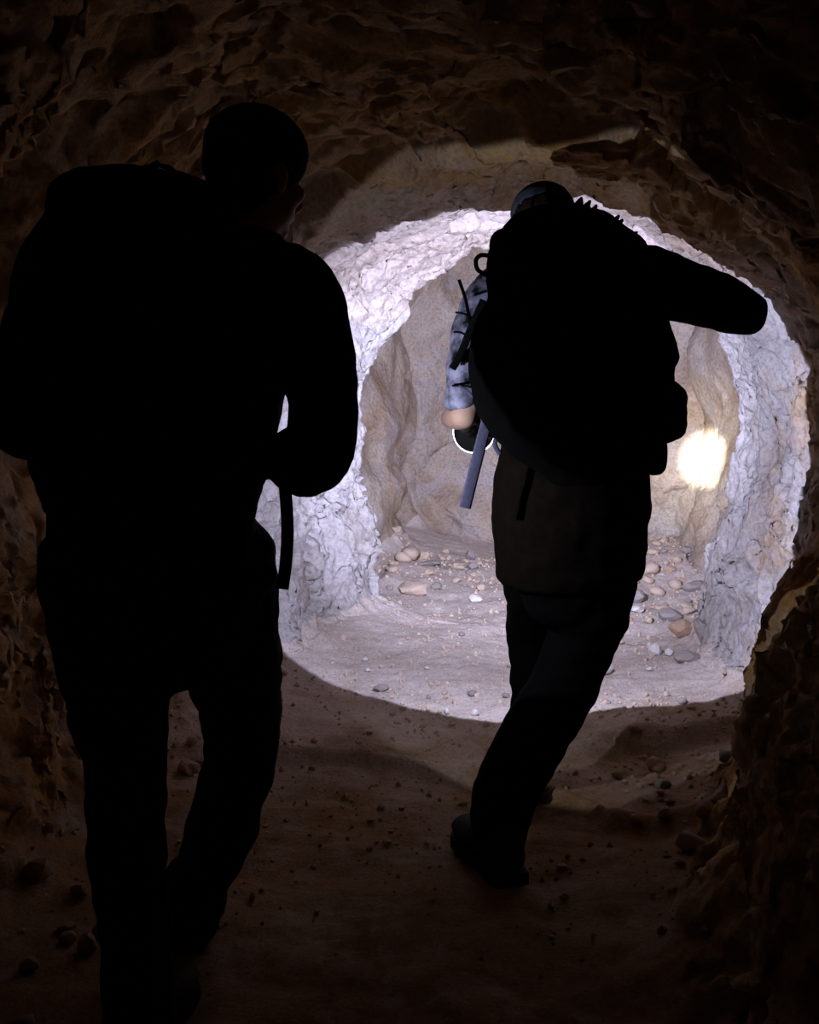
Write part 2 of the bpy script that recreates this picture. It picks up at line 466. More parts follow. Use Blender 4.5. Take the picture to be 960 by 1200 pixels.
        me.polygons.foreach_set('use_smooth', [True] * len(me.polygons))
        me.materials.clear(); me.materials.append(mat)
        o = bpy.data.objects.new(name, me); COL.objects.link(o)
        return adopt(o, root)

def hand(sp, wrist, dirv, back, curl=0.8, right=True, scale=1.0):
    """palm, four unequal bent fingers and a thumb; back = direction the back of the hand faces"""
    wrist = np.asarray(wrist, float); dv = unit(dirv); bk = unit(np.asarray(back, float) - dv * np.dot(back, dv))
    ac = np.cross(dv, bk) * (1 if right else -1)          # towards the thumb side
    s = scale
    sp.loft([wrist, wrist + dv * 0.045 * s, wrist + dv * 0.085 * s], [0.028 * s, 0.038 * s, 0.038 * s], [0.019 * s, 0.016 * s, 0.013 * s], side=ac, sub_=3)
    for k, (o_, ln) in enumerate(((0.028, 0.072), (0.0095, 0.080), (-0.0095, 0.075), (-0.027, 0.060))):
        b0 = wrist + dv * 0.088 * s + ac * o_ * s
        pts, a, cur = [b0 - dv * 0.01], 0.15, b0
        for seg in (0.45, 0.32, 0.23):
            a += curl * (0.75 if seg > 0.4 else 0.6)
            cur = cur + (dv * math.cos(a) - bk * math.sin(a)) * ln * seg * s; pts.append(cur)
        sp.loft(pts, np.array([0.0092, 0.0088, 0.008, 0.007]) * s, side=ac, sub_=3, n=10)
    t0 = wrist + dv * 0.03 * s + ac * 0.028 * s
    t1 = t0 + unit(ac * 0.8 + dv * 0.7 - bk * 0.3) * 0.035 * s
    t2 = t1 + unit(dv * 1.0 + ac * 0.1 - bk * 0.6 * curl) * 0.028 * s
    sp.loft([t0 - ac * 0.01, t0, t1, t2], np.array([0.013, 0.012, 0.0105, 0.009]) * s, side=bk, sub_=3, n=10)

def head(sp, c, fwd, upv=(0, 0, 1), s=1.0):
    """skull, jaw, nose, brow, ears, lips fused; returns the axes"""
    f = unit(fwd); u = unit(np.asarray(upv, float) - f * np.dot(upv, f)); r = np.cross(f, u)
    A = [r, f, u]; c = np.asarray(c, float)
    L = lambda x, y, z: c + (r * x + f * y + u * z) * s
    sp.ball(L(0, -0.008, 0.025), np.array([0.076, 0.095, 0.092]) * s, A)
    sp.ball(L(0, 0.018, -0.045), np.array([0.060, 0.070, 0.068]) * s, A)
    sp.ball(L(0, 0.055, -0.088), np.array([0.030, 0.028, 0.024]) * s, A)
    sp.loft([L(0, 0.086, 0.012), L(0, 0.104, -0.018), L(0, 0.106, -0.03)], np.array([0.008, 0.012, 0.015]) * s, side=r, n=10, sub_=3)
    sp.loft([L(-0.045, 0.072, 0.026), L(0, 0.088, 0.03), L(0.045, 0.072, 0.026)], np.array([0.010, 0.011, 0.010]) * s, side=u, n=10, sub_=3)
    sp.loft([L(-0.022, 0.084, -0.058), L(0, 0.092, -0.056), L(0.022, 0.084, -0.058)], np.array([0.006, 0.010, 0.006]) * s, side=u, n=10, sub_=3)
    for k in (-1, 1):
        sp.ball(L(0.078 * k, -0.008, -0.01), np.array([0.010, 0.020, 0.032]) * s, A)
        sp.ball(L(0.042 * k, 0.060, -0.022), np.array([0.022, 0.022, 0.020]) * s, A)
    return A, L

def eyes(L, root, s=1.0):
    for k in (-1, 1):
        sp = Soup(); sp.ball(L(0.031 * k, 0.0695, 0.006), 0.0115 * s); sp.build('eye', MAT['eye'], root, fuse=False)

def boot(name, heel, heading, root, toe_up=0.0, k=1.0, shaft_to=None):
    """laced walking boot; heel = ground point under the heel"""
    h = np.asarray(heel, float); f = unit([heading[0], heading[1], 0]); pitch = toe_up
    f3 = unit(f * math.cos(pitch) + np.array([0, 0, 1.0]) * math.sin(pitch)); r = unit(np.cross(f3, (0, 0, 1.0))); u = np.cross(r, f3)
    L = lambda x, y, z: h + r * x * k + f3 * y * k + u * z * k
    sp = Soup()
    sp.loft([L(0, 0.03, 0.055), L(0, 0.10, 0.06), L(0, 0.18, 0.052), L(0, 0.255, 0.045)], np.array([0.040, 0.042, 0.050, 0.042]) * k, np.array([0.040, 0.045, 0.034, 0.026]) * k, side=r)
    top = L(0, 0.055, 0.20) if shaft_to is None else np.asarray(shaft_to, float)
    sp.loft([L(0, 0.055, 0.06), L(0, 0.055, 0.13), top], np.array([0.045, 0.048, 0.054]) * k, np.array([0.055, 0.055, 0.058]) * k, side=r)
    bt = sp.build(name, MAT['boot'], root, voxel=0.008, smooth=3)
    sp = Soup()
    pts = [(-0.002, 0.036), (0.04, 0.042), (0.12, 0.038), (0.19, 0.050), (0.25, 0.046), (0.29, 0.022)]
    v = []
    for z in (0.0, 0.026):
        for y, x in pts: v.append(L(x, y, z))
        for y, x in pts[::-1]: v.append(L(-x, y, z))
    n = len(pts) * 2
    fs = [tuple(range(n))[::-1], tuple(range(n, 2 * n))] + [(i, (i + 1) % n, n + (i + 1) % n, n + i) for i in range(n)]
    sp.add(v, fs)
    me = mesh_from('sole', sp.v, sp.f, smooth=False); me.materials.append(MAT['sole'])
    so = bpy.data.objects.new('sole', me); COL.objects.link(so); so.parent = bt
    sp = Soup()
    zig = [L(0.024 * (-1) ** i, 0.17 - 0.02 * i, 0.082 + 0.017 * i) for i in range(5)]
    sp.loft(zig, [0.0035 * k] * 5, n=6, sub_=2)
    me = mesh_from('laces', sp.v, sp.f); me.materials.append(MAT['web'])
    so = bpy.data.objects.new('laces', me); COL.objects.link(so); so.parent = bt
    return bt

def ribbon(pts, width, thick, normal, name, mat, root, sub_=6):
    sp = Soup(); pts = np.array(pts, float)
    sp.loft(pts, [thick / 2] * len(pts), [width / 2] * len(pts), side=normal, n=8, sub_=sub_, capk=0.3)
    return sp.build(name, mat, root, fuse=False)

# ------------------------------------------------------------------ hiker behind (nearer the camera)
yaw = math.radians(32)
FW = np.array([math.sin(yaw), math.cos(yaw), 0]); RT = np.array([math.cos(yaw), -math.sin(yaw), 0])
UPZ = np.array([0, 0, 1.0])
gz = ground(-0.5, 2.2)
near = empty('person', (-0.47, 2.25, gz), 'person in black jacket and trousers walking with right elbow bent, head turned right', 'person')

hd_c = P(300, 208, 2.30)
HF = unit([math.sin(math.radians(42)), math.cos(math.radians(42)), -0.12])
rs_, ls_ = P(338, 330, 2.14), P(165, 322, 2.42)     # shoulders
el_r = P(376, 520, 2.12)
wr_r = REAR_POS - unit(REAR_AIM) * 0.10 + np.array([0.047, -0.037, 0.030])
el_l, wr_l = P(70, 500, 2.44), P(92, 610, 2.50)
hip_l, hip_r = P(135, 640, 2.27), P(240, 640, 2.22)
kn_l, an_l = P(150, 900, 2.22), P(163, 1190, 2.10)
kn_r, an_r = P(282, 872, 2.48), P(222, 1075, 2.50)

sp = Soup()
A, L1 = head(sp, hd_c, HF)
sp.loft([P(262, 330, 2.28), P(285, 285, 2.28), hd_c - np.array([0, 0, 0.06])], [0.07, 0.058, 0.055], side=RT)
sp.loft([P(188, 640, 2.25), P(205, 530, 2.27), P(235, 400, 2.29), P(255, 335, 2.28)], [0.15, 0.14, 0.165, 0.12], [0.10, 0.095, 0.11, 0.08], side=RT)
for a, b_, c in ((rs_, el_r, wr_r), (ls_, el_l, wr_l)):
    sp.loft([P(250, 345, 2.28), a, (a + b_) / 2, b_], [0.06, 0.052, 0.045, 0.038], side=RT); sp.loft([b_, (b_ + c) / 2, c], [0.038, 0.036, 0.026])
for a, b_, c in ((hip_l, kn_l, an_l), (hip_r, kn_r, an_r)):
    sp.loft([a, (a + b_) / 2, b_], [0.085, 0.078, 0.055]); sp.loft([b_, b_ * 0.6 + c * 0.4, c], [0.054, 0.052, 0.036])
hand(sp, wr_r, unit([-0.78, 0.62, -0.05]), unit([0, 0, 1.0]), 1.2, True)
hand(sp, wr_l, unit([0.1, 0.25, -1]), unit([-1, 0.2, 0]), 0.5, False)
sp.build('body', MAT['skin'], near, voxel=0.0065, smooth=2)
eyes(L1, near)
# hair below the cap
sp = Soup(); sp.ball(L1(0, -0.018, 0.020), (0.082, 0.094, 0.088), A); sp.ball(L1(0, -0.045, -0.035), (0.066, 0.052, 0.055), A)
sp.build('hair', MAT['hair'], near, voxel=0.008, smooth=2, wrinkle=0.003, wscale=60)
# knitted cap
sp = Soup(); sp.ball(L1(0, -0.004, 0.048), (0.091, 0.108, 0.086), A)
cp = sp.build('cap', MAT['cap'], near, voxel=0.007, smooth=2)
# jacket
sp = Soup()
sp.loft([P(178, 690, 2.25), P(176, 610, 2.25), P(200, 530, 2.27), P(232, 410, 2.29), P(262, 330, 2.28), P(292, 282, 2.28)],
        [0.225, 0.225, 0.205, 0.205, 0.165, 0.088], [0.155, 0.16, 0.150, 0.15, 0.12, 0.085], side=RT, capk=0.2)
sp.limb([(262, 325, 2.25, 40), (345, 334, 2.14, 46), (371, 420, 2.12, 46), (379, 480, 2.11, 42), (374, 528, 2.12, 44)])
sp.limb([(374, 530, 2.12, 43), (358, 545, 2.22, 40)]); sp.loft([P(358, 545, 2.22), P(340, 545, 2.31), wr_r - unit(wr_r - el_r) * 0.02], [0.058, 0.050, 0.040])
sp.limb([(220, 325, 2.30, 40), (160, 330, 2.40, 46), (100, 420, 2.44, 46), (72, 500, 2.44, 44), (82, 580, 2.49, 36)])
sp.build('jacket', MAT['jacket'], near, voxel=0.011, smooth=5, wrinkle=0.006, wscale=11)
# trousers
sp = Soup()
sp.loft([P(180, 600, 2.24), P(183, 680, 2.24), P(190, 730, 2.25)], [0.20, 0.215, 0.20], [0.15, 0.155, 0.13], side=RT)
sp.limb([(126, 670, 2.24, 82), (132, 760, 2.22, 72), (147, 900, 2.22, 50), (150, 1000, 2.17, 47), (160, 1100, 2.13, 44), (163, 1200, 2.10, 46)])
sp.limb([(244, 670, 2.26, 86), (270, 770, 2.36, 60), (284, 868, 2.48, 45), (262, 960, 2.49, 44), (238, 1030, 2.49, 36), (224, 1078, 2.50, 34)])
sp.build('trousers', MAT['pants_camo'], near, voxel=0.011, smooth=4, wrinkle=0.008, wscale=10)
for k, (an, hdg) in enumerate(((an_l, (0.15, 1)), (an_r, (0.02, 1)))):
    hx, hy = an[0] - 0.02 * hdg[0], an[1] - 0.05
    boot('boot', (hx, hy, ground(hx, hy + 0.1) + 0.004), hdg, near, shaft_to=(an[0], an[1], max(an[2] - 0.02, 0.16)))

# its backpack
bk_c = P(150, 392, 2.02)
BU = unit(P(185, 250, 2.06) - P(150, 540, 2.02)); BF = unit(FW - BU * FW.dot(BU)); BR = np.cross(BF, BU)
BA = [BR, BF, BU]
pk = empty('backpack', tuple(bk_c - BU * 0.26), 'large plain black backpack on the hiker with the bent right elbow', 'backpack', None)
B1 = lambda x, y, z: bk_c + BR * x + BF * y + BU * z
sp = Soup(); sp.rbox(B1(0, 0, -0.02), (0.200, 0.125, 0.225), BA, e=3.6); sp.rbox(B1(0.0, 0.03, 0.12), (0.175, 0.10, 0.11), BA, e=3.0)
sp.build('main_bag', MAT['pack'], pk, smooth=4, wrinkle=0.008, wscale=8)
sp = Soup(); sp.rbox(B1(0, -0.005, 0.21), (0.165, 0.115, 0.055), BA, e=3.0)
sp.build('lid', MAT['pack'], pk, smooth=3, wrinkle=0.006, wscale=14)
sp = Soup(); sp.rbox(B1(0, -0.135, -0.08), (0.13, 0.045, 0.13), BA, e=3.5)
sp.build('front_pocket', MAT['pack'], pk, smooth=3, wrinkle=0.005)
for k in (-1, 1):
    sp = Soup(); sp.rbox(B1(0.20 * k, 0.0, -0.12), (0.035, 0.085, 0.11), BA, e=3.2)
    sp.build('side_pocket', MAT['pack'], pk, smooth=3, wrinkle=0.005)
    ribbon([B1(0.09 * k, 0.10, 0.17), B1(0.10 * k, 0.21, 0.21), B1(0.12 * k, 0.37, 0.10), B1(0.15 * k, 0.36, -0.06), B1(0.19 * k, 0.12, -0.17)], 0.055, 0.014, BF, 'shoulder_strap', MAT['web'], pk)
    ribbon([B1(0.07 * k, -0.105, 0.235), B1(0.07 * k, -0.135, 0.17), B1(0.07 * k, -0.185, 0.05), B1(0.07 * k, -0.15, -0.20)], 0.022, 0.006, BF, 'compression_strap', MAT['web'], pk)
ribbon([B1(-0.04, 0.02, 0.255), B1(-0.03, 0.02, 0.285), B1(0.03, 0.02, 0.285), B1(0.04, 0.02, 0.255)], 0.02, 0.008, BR, 'haul_loop', MAT['web'], pk)
# loose webbing tail hanging beside the right hand
ribbon([P(318, 540, 2.18), P(329, 535, 2.20), P(334, 570, 2.21), P(337, 620, 2.21), P(335, 660, 2.21), P(331, 690, 2.21)], M(15, 2.21), 0.005, (0, 1, 0), 'hanging_strap', MAT['web'], pk)

# ------------------------------------------------------------------ hiker in front
gz = ground(0.3, 2.95)
far = empty('person', (0.36, 2.95, gz), 'person stooping ahead with raised right elbow, blue-grey cap and mottled lavender left sleeve', 'person')
FX = np.array([1.0, 0, 0])
hd2 = P(637, 272, 3.08)
sp = Soup()
A2, L2 = head(sp, hd2, unit([0.02, 1, -0.45]))
sp.loft([P(655, 330, 2.96), P(647, 300, 3.02), hd2 - np.array([0, 0.01, 0.05])], [0.07, 0.058, 0.055])
sp.loft([P(672, 610, 2.92), P(672, 520, 2.94), P(666, 400, 2.98), P(660, 345, 2.97)], [0.15, 0.14, 0.165, 0.12], [0.10, 0.095, 0.11, 0.08])
sR, eR = P(728, 335, 2.93), P(870, 365, 2.90)
wR = eR + np.array([-0.10, 0.235, 0.045])
sL, eL = P(592, 340, 2.95), P(545, 486, 2.87)
grip = TORCH_POS - unit(TORCH_AIM) * 0.105
wL = grip + np.array([-0.046, -0.005, 0.026])
for a, b_, c in ((sR, eR, wR), (sL, eL, wL)):
    sp.loft([P(662, 350, 2.96), a, (a + b_) / 2, b_], [0.06, 0.052, 0.040, 0.033]); sp.loft([b_, (b_ + c) / 2, c], [0.033, 0.033, 0.024])
h2l, h2r = P(630, 640, 2.95), P(712, 640, 2.90)
k2l, a2l = P(626, 745, 3.22), P(624, 870, 3.36)
k2r, a2r = P(662, 800, 2.98), P(590, 968, 2.86)
for a, b_, c in ((h2l, k2l, a2l), (h2r, k2r, a2r)):
    sp.loft([a, (a + b_) / 2, b_], [0.075, 0.062, 0.050]); sp.loft([b_, b_ * 0.6 + c * 0.4, c], [0.050, 0.048, 0.034])
hand(sp, wR, unit([-0.35, 0.9, 0.05]), unit([0.4, 0.2, 0.9]), 0.5, True)
hand(sp, wL, unit([1.0, 0.10, -0.05]), unit([0.0, 0.0, 1.0]), 1.2, False)
sp.build('body', MAT['skin'], far, voxel=0.0065, smooth=2)
eyes(L2, far)
sp = Soup(); sp.ball(L2(0, -0.016, 0.018), (0.081, 0.092, 0.085), A2); sp.ball(L2(0, -0.045, -0.03), (0.062, 0.05, 0.05), A2)
sp.build('hair', MAT['hair'], far, voxel=0.008, smooth=2, wrinkle=0.003, wscale=60)
sp = Soup(); sp.ball(L2(0, 0.0, 0.052), (0.084, 0.102, 0.074), A2)
sp.loft([L2(-0.055, 0.085, 0.048), L2(0, 0.155, 0.030), L2(0.055, 0.085, 0.048)], [0.007] * 3, [0.035] * 3, side=UPZ, n=12, sub_=3)
cp2 = sp.build('cap', MAT['cap_blue'], far, voxel=0.006, smooth=2)
# long jacket
sp = Soup()
sp.loft([P(668, 676, 2.94), P(668, 640, 2.93), P(670, 580, 2.93), P(672, 510, 2.95), P(665, 410, 2.98), P(660, 350, 2.97), P(650, 312, 3.0)],
        [0.182, 0.190, 0.196, 0.18, 0.205, 0.165, 0.075], [0.145, 0.15, 0.15, 0.14, 0.145, 0.12, 0.075], capk=0.15)
sp.limb([(660, 345, 2.96, 40), (735, 326, 2.93, 42), (790, 338, 2.92, 37), (840, 353, 2.91, 33), (873, 366, 2.90, 28)])
sp.loft([eR, eR * 0.5 + wR * 0.5, eR * 0.12 + wR * 0.88], [0.060, 0.055, 0.042])
jk = sp.build('jacket', MAT['jacket_brown'], far, voxel=0.010, smooth=4, wrinkle=0.006, wscale=11)
sp = Soup()
sp.limb([(600, 342, 2.955, 38), (572, 352, 2.94, 29), (553, 402, 2.92, 26), (546, 445, 2.89, 24), (543, 478, 2.88, 22)], capk=0.3)
sl = sp.build('left_sleeve', MAT['camo'], far, voxel=0.008, smooth=3, wrinkle=0.005, wscale=16)
sl['label'] = 'mottled lavender and black sleeve ending at the elbow'
# trousers
sp = Soup()
sp.loft([P(670, 590, 2.92), P(672, 650, 2.92), P(676, 690, 2.93)], [0.17, 0.175, 0.14], [0.13, 0.135, 0.11])
sp.limb([(630, 640, 2.96, 46), (627, 690, 3.10, 37), (625, 745, 3.22, 31), (624, 810, 3.30, 26), (624, 872, 3.36, 25)])
sp.limb([(700, 650, 2.92, 50), (696, 700, 2.93, 47), (678, 760, 2.97, 42), (655, 815, 2.98, 42), (622, 870, 2.94, 42), (592, 930, 2.89, 39), (587, 962, 2.87, 37)])
sp.build('trousers', MAT['pants'], far, voxel=0.010, smooth=4, wrinkle=0.006, wscale=11)
sp = Soup(); sp.rbox(P(722, 712, 2.93), (0.030, 0.065, 0.068), np.eye(3), e=3.5)
sp.build('cargo_pocket', MAT['pants'], far, smooth=2)
boot('boot', (a2l[0], a2l[1] - 0.04, ground(a2l[0], a2l[1] + 0.08) + 0.004), (0.0, 1), far, shaft_to=(a2l[0], a2l[1], a2l[2] - 0.01))
boot('boot', (a2r[0] + 0.02, a2r[1] - 0.06, ground(a2r[0], a2r[1] + 0.1) + 0.004), (-0.35, 1), far, k=1.15, shaft_to=(a2r[0], a2r[1], a2r[2] - 0.01))

# its backpack
pc = P(672, 420, 2.70)
pk2 = empty('backpack', tuple(P(690, 560, 2.72)), 'tall black backpack with loose straps and ragged top on the stooping hiker', 'backpack')
prof = [(648, 262, 2.80, 42, .08), (650, 280, 2.78, 74, .105), (660, 310, 2.74, 96, .125), (673, 345, 2.72, 102, .13), (673, 400, 2.70, 120, .135), (675, 445, 2.70, 124, .135), (688, 490, 2.70, 104, .125), (700, 528, 2.72, 78, .11), (703, 548, 2.73, 66, .10)]
sp = Soup()
sp.loft([P(a, b_, c) for a, b_, c, r, k in prof], [M(r, c) for a, b_, c, r, k in prof], [k for *_, k in prof], capk=0.25)
sp.build('main_bag', MAT['pack'], pk2, smooth=3, wrinkle=0.007, wscale=9)
sp = Soup(); sp.rbox(P(655, 292, 2.66), (M(80, 2.66), 0.09, 0.055), np.eye(3), e=3)
sp.build('lid', MAT['pack'], pk2, smooth=3, wrinkle=0.005, wscale=14)
sp = Soup(); sp.rbox(P(672, 430, 2.56), (0.14, 0.05, 0.12), np.eye(3), e=3.4)
sp.build('front_pocket', MAT['pack'], pk2, smooth=3, wrinkle=0.005)
sp = Soup(); sp.rbox(P(778, 482, 2.74), (0.055, 0.06, 0.075), np.eye(3), e=2.6)
sp.build('hip_pouch', MAT['pack'], pk2, voxel=0.009, smooth=2, wrinkle=0.006, wscale=16)
sp = Soup(); sp.rbox(P(766, 532, 2.78), (0.030, 0.045, 0.05), np.eye(3), e=3)
sp.build('hip_belt_wing', MAT['pack'], pk2, voxel=0.008, smooth=1)
for k in (-1, 1):
    x = 660 + 62 * k
    ribbon([P(x, 320, 2.84), P(x, 296, 2.94), P(x, 305, 3.08), P(x, 380, 3.14), P(660 + 72 * k, 460, 3.10), P(660 + 92 * k, 505, 2.86)], 0.055, 0.014, (0, 1, 0), 'shoulder_strap', MAT['web'], pk2)
    ribbon([P(667 + 50 * k, 300, 2.565), P(670 + 50 * k, 350, 2.56), P(672 + 50 * k, 430, 2.50), P(680 + 46 * k, 520, 2.60)], 0.02, 0.006, (0, 1, 0), 'compression_strap', MAT['web'], pk2)
# ragged tufts along the top right edge
rnd = random.Random(4)
sp = Soup()
for k in range(34):
    q = k / 33
    b0 = P(672 + 70 * q, 246 + 46 * q ** 1.3, 2.78 + rnd.uniform(-0.03, 0.03))
    tip = b0 + np.array([rnd.uniform(0.002, 0.026), rnd.uniform(-0.01, 0.01), rnd.uniform(0.006, 0.030)])
    sp.loft([b0 - (tip - b0) * 1.2, b0, tip], [0.018, 0.013, 0.004], n=6, sub_=2)
sp.loft([P(668, 262, 2.78), P(690, 254, 2.78), P(716, 275, 2.78), P(742, 300, 2.78)], [0.016, 0.020, 0.022, 0.020], n=12)
tf = sp.build('ragged_trim', MAT['pack'], pk2, fuse=False)
ribbon([P(570, 322, 2.76), P(560, 316, 2.75), P(558, 305, 2.75), P(564, 299, 2.75), P(574, 300, 2.76)], 0.010, 0.004, (0, 1, 0), 'strap_loop', MAT['web'], pk2)
st = ribbon([P(567, 352, 2.80), P(552, 385, 2.82), P(540, 415, 2.83), P(530, 432, 2.83)], M(9, 2.82), 0.006, (0, 1, 0), 'side_strap', MAT['web'], pk2)
ribbon([P(551, 380, 2.822), P(546, 352, 2.83), P(538, 328, 2.84)], M(4, 2.83), 0.004, (0, 1, 0), 'strap_end', MAT['web'], pk2)
for x0, y0, x1, y1 in ((556, 374, 534, 366), (548, 394, 532, 389), (558, 424, 540, 427), (560, 456, 530, 452)):
    ribbon([P(x0, y0, 2.83), P((x0 + x1) / 2, (y0 + y1) / 2 - 2, 2.825), P(x1, y1, 2.845)], M(2.5, 2.83), 0.003, (0, 1, 0), 'lashing_cord', MAT['web'], pk2)
o = ribbon([P(576, 476, 2.74), P(566, 512, 2.74), P(555, 555, 2.74), P(545, 595, 2.74)], M(14, 2.74), 0.004, (0, 1, 0), 'hanging_strap', MAT['web_pale'], pk2)
o['label'] = 'pale lavender webbing strap end'
ribbon([P(538, 452, 2.80), P(552, 462, 2.79), P(562, 482, 2.78), P(567, 505, 2.76)], M(2.5, 2.78), 0.0025, (0, 1, 0), 'cord', MAT['web_pale'], pk2)
ribbon([P(581, 486, 2.80), P(584, 505, 2.80), P(580, 520, 2.80), P(586, 532, 2.80)], M(6, 2.8), 0.005, (0, 1, 0), 'buckle_strap', MAT['web_pale'], pk2)

# ------------------------------------------------------------------ torch in the front hiker's left hand
def torus(c, ax, R, r, name, mat, root, n=40, m_=8):
    ax = unit(ax); s = unit(np.cross(ax, (0.3, 0.1, 1))); t = np.cross(ax, s); v, f = [], []
    for i in range(n):
        q = 2 * math.pi * i / n; d_ = s * math.cos(q) + t * math.sin(q)
        for j in range(m_):
            w_ = 2 * math.pi * j / m_; v.append(np.asarray(c) + d_ * (R + r * math.cos(w_)) + ax * r * math.sin(w_))
    for i in range(n):
        for j in range(m_): f.append((i * m_ + j, ((i + 1) % n) * m_ + j, ((i + 1) % n) * m_ + (j + 1) % m_, i * m_ + (j + 1) % m_))
    me = mesh_from(name, v, f); me.materials.append(mat)
    o_ = bpy.data.objects.new(name, me); COL.objects.link(o_); return adopt(o_, root)
def lamp(name, pos, direction, power, color, half_deg, root, profile=None, size=0.01, blend=0.02):
    ld = bpy.data.lights.new(name, 'SPOT'); ld.energy = power; ld.color = color
    ld.spot_size = math.radians(min(half_deg * 2, 179)); ld.spot_blend = blend; ld.shadow_soft_size = size
    o_ = bpy.data.objects.new(name, ld); COL.objects.link(o_)
    o_.rotation_mode = 'QUATERNION'
    o_.rotation_quaternion = Vector(direction).to_track_quat('-Z', 'Y')
    o_.location = tuple(pos)
    return adopt(o_, root)

def flashlight(tp, aim, R, label):
    aim = unit(aim)
    fl_ = empty('flashlight', tuple(tp - aim * 0.12), label, 'flashlight')
    sp = Soup(); sp.loft([tp - aim * 0.145, tp - aim * 0.06, tp - aim * 0.045], [0.017, 0.017, 0.022], n=20, sub_=3, capk=0.2)
    sp.build('handle', MAT['metal'], fl_, fuse=False)
    sp = Soup(); sp.loft([tp - aim * 0.045, tp - aim * 0.02, tp - aim * 0.006], [0.022, R * 0.9, R], n=28, sub_=3, capk=0.05)
    sp.build('head', MAT['metal'], fl_, fuse=False)
    torus(tp - aim * 0.003, aim, R + 0.001, 0.0014, 'glowing_rim', MAT['lens'], fl_)
    sp = Soup(); sp.loft([tp - aim * 0.004, tp + aim * 0.001], [R * 0.95, R * 0.95], n=28, sub_=1, capk=0.02)
    sp.build('lens', MAT['lens'], fl_, fuse=False)
    return fl_, tp + aim * 0.012, aim
fl_, lp, aim = flashlight(TORCH_POS, TORCH_AIM, 0.056, 'round flashlight with glowing rim held in the stooping hiker\'s left hand')
lamp('flashlight_beam', lp, aim, TORCH_POWER, TORCH_COL, CORE_DEG, fl_, size=0.006, blend=0.03)
lamp('flashlight_throw', lp, THROW_AIM, TORCH_POWER * THROW, TORCH_COL, THROW_DEG, fl_, size=0.006, blend=1.0)
lamp('flashlight_hot_spot', lp, HOT_HIT - lp, TORCH_POWER * HOT, (1.0, 0.98, 0.88), 3.0, fl_, size=0.01, blend=1.0)
lamp('flashlight_corona', lp, HOT_HIT - lp, TORCH_POWER * HOT * 0.07, (1.0, 0.98, 0.80), 8.5, fl_, size=0.01, blend=1.0)
fl2, lp2, aim2 = flashlight(REAR_POS, REAR_AIM, 0.034, 'small flashlight in the right hand of the hiker with the hanging black strap')
lamp('flashlight_beam', lp2, aim2, REAR_POWER, REAR_COL, REAR_DEG, fl2, size=0.006, blend=0.05)

# ------------------------------------------------------------------ loose stones
rs = random.Random(11)
def stone_mesh(seed):
    bm = bmesh.new(); bmesh.ops.create_icosphere(bm, subdivisions=2, radius=1.0)
    co = np.array([v.co for v in bm.verts]); off = seed * 7.3
    rr = 1 + 0.42 * noise3(co * 0.9 + off) + 0.22 * noise3(co * 2.1 + off + 3)
    rg = np.random.RandomState(seed)
    q = co * rr[:, None]
    for k in range(7):                                   # broken faces
        nrm = rg.normal(size=3); nrm /= np.linalg.norm(nrm); lim = rg.uniform(0.62, 0.9)
        ex = np.maximum(q @ nrm - lim, 0); q = q - ex[:, None] * nrm * 0.9
    for v, c in zip(bm.verts, q): v.co = c
    me = bpy.data.meshes.new('stone'); bm.to_mesh(me); bm.free()
    me.polygons.foreach_set('use_smooth', [seed % 3 == 0] * len(me.polygons))
    return me
STONES = {}
for kind in ('tan', 'grey', 'white', 'brown'):
    STONES[kind] = []
    for k in range(4):
        me = stone_mesh(k + 5 * len(kind)); me.materials.append(MAT['stone_' + kind]); STONES[kind].append(me)

def on_ground(px, py):
    lo, hi = 1.2, 7.9
    for _ in range(40):
        m_ = (lo + hi) / 2; p = P(px, py, m_)
        if p[2] > ground(p[0], m_): lo = m_
        else: hi = m_
    return P(px, py, lo)

def stone(x, y, sx, sz, kind, label, group=None, stretch=1.0, sink=0.25):
    o = link('stone', rs.choice(STONES[kind]))
    o.location = (x, y, ground(x, y) + sz * (1 - sink))
    o.scale = (sx * stretch, sx, sz); o.rotation_euler = (rs.uniform(-.25, .25), rs.uniform(-.25, .25), rs.uniform(-3.1, 3.1) if stretch == 1.0 else rs.uniform(-.3, .3))
    return tag(o, label, 'stone', group)

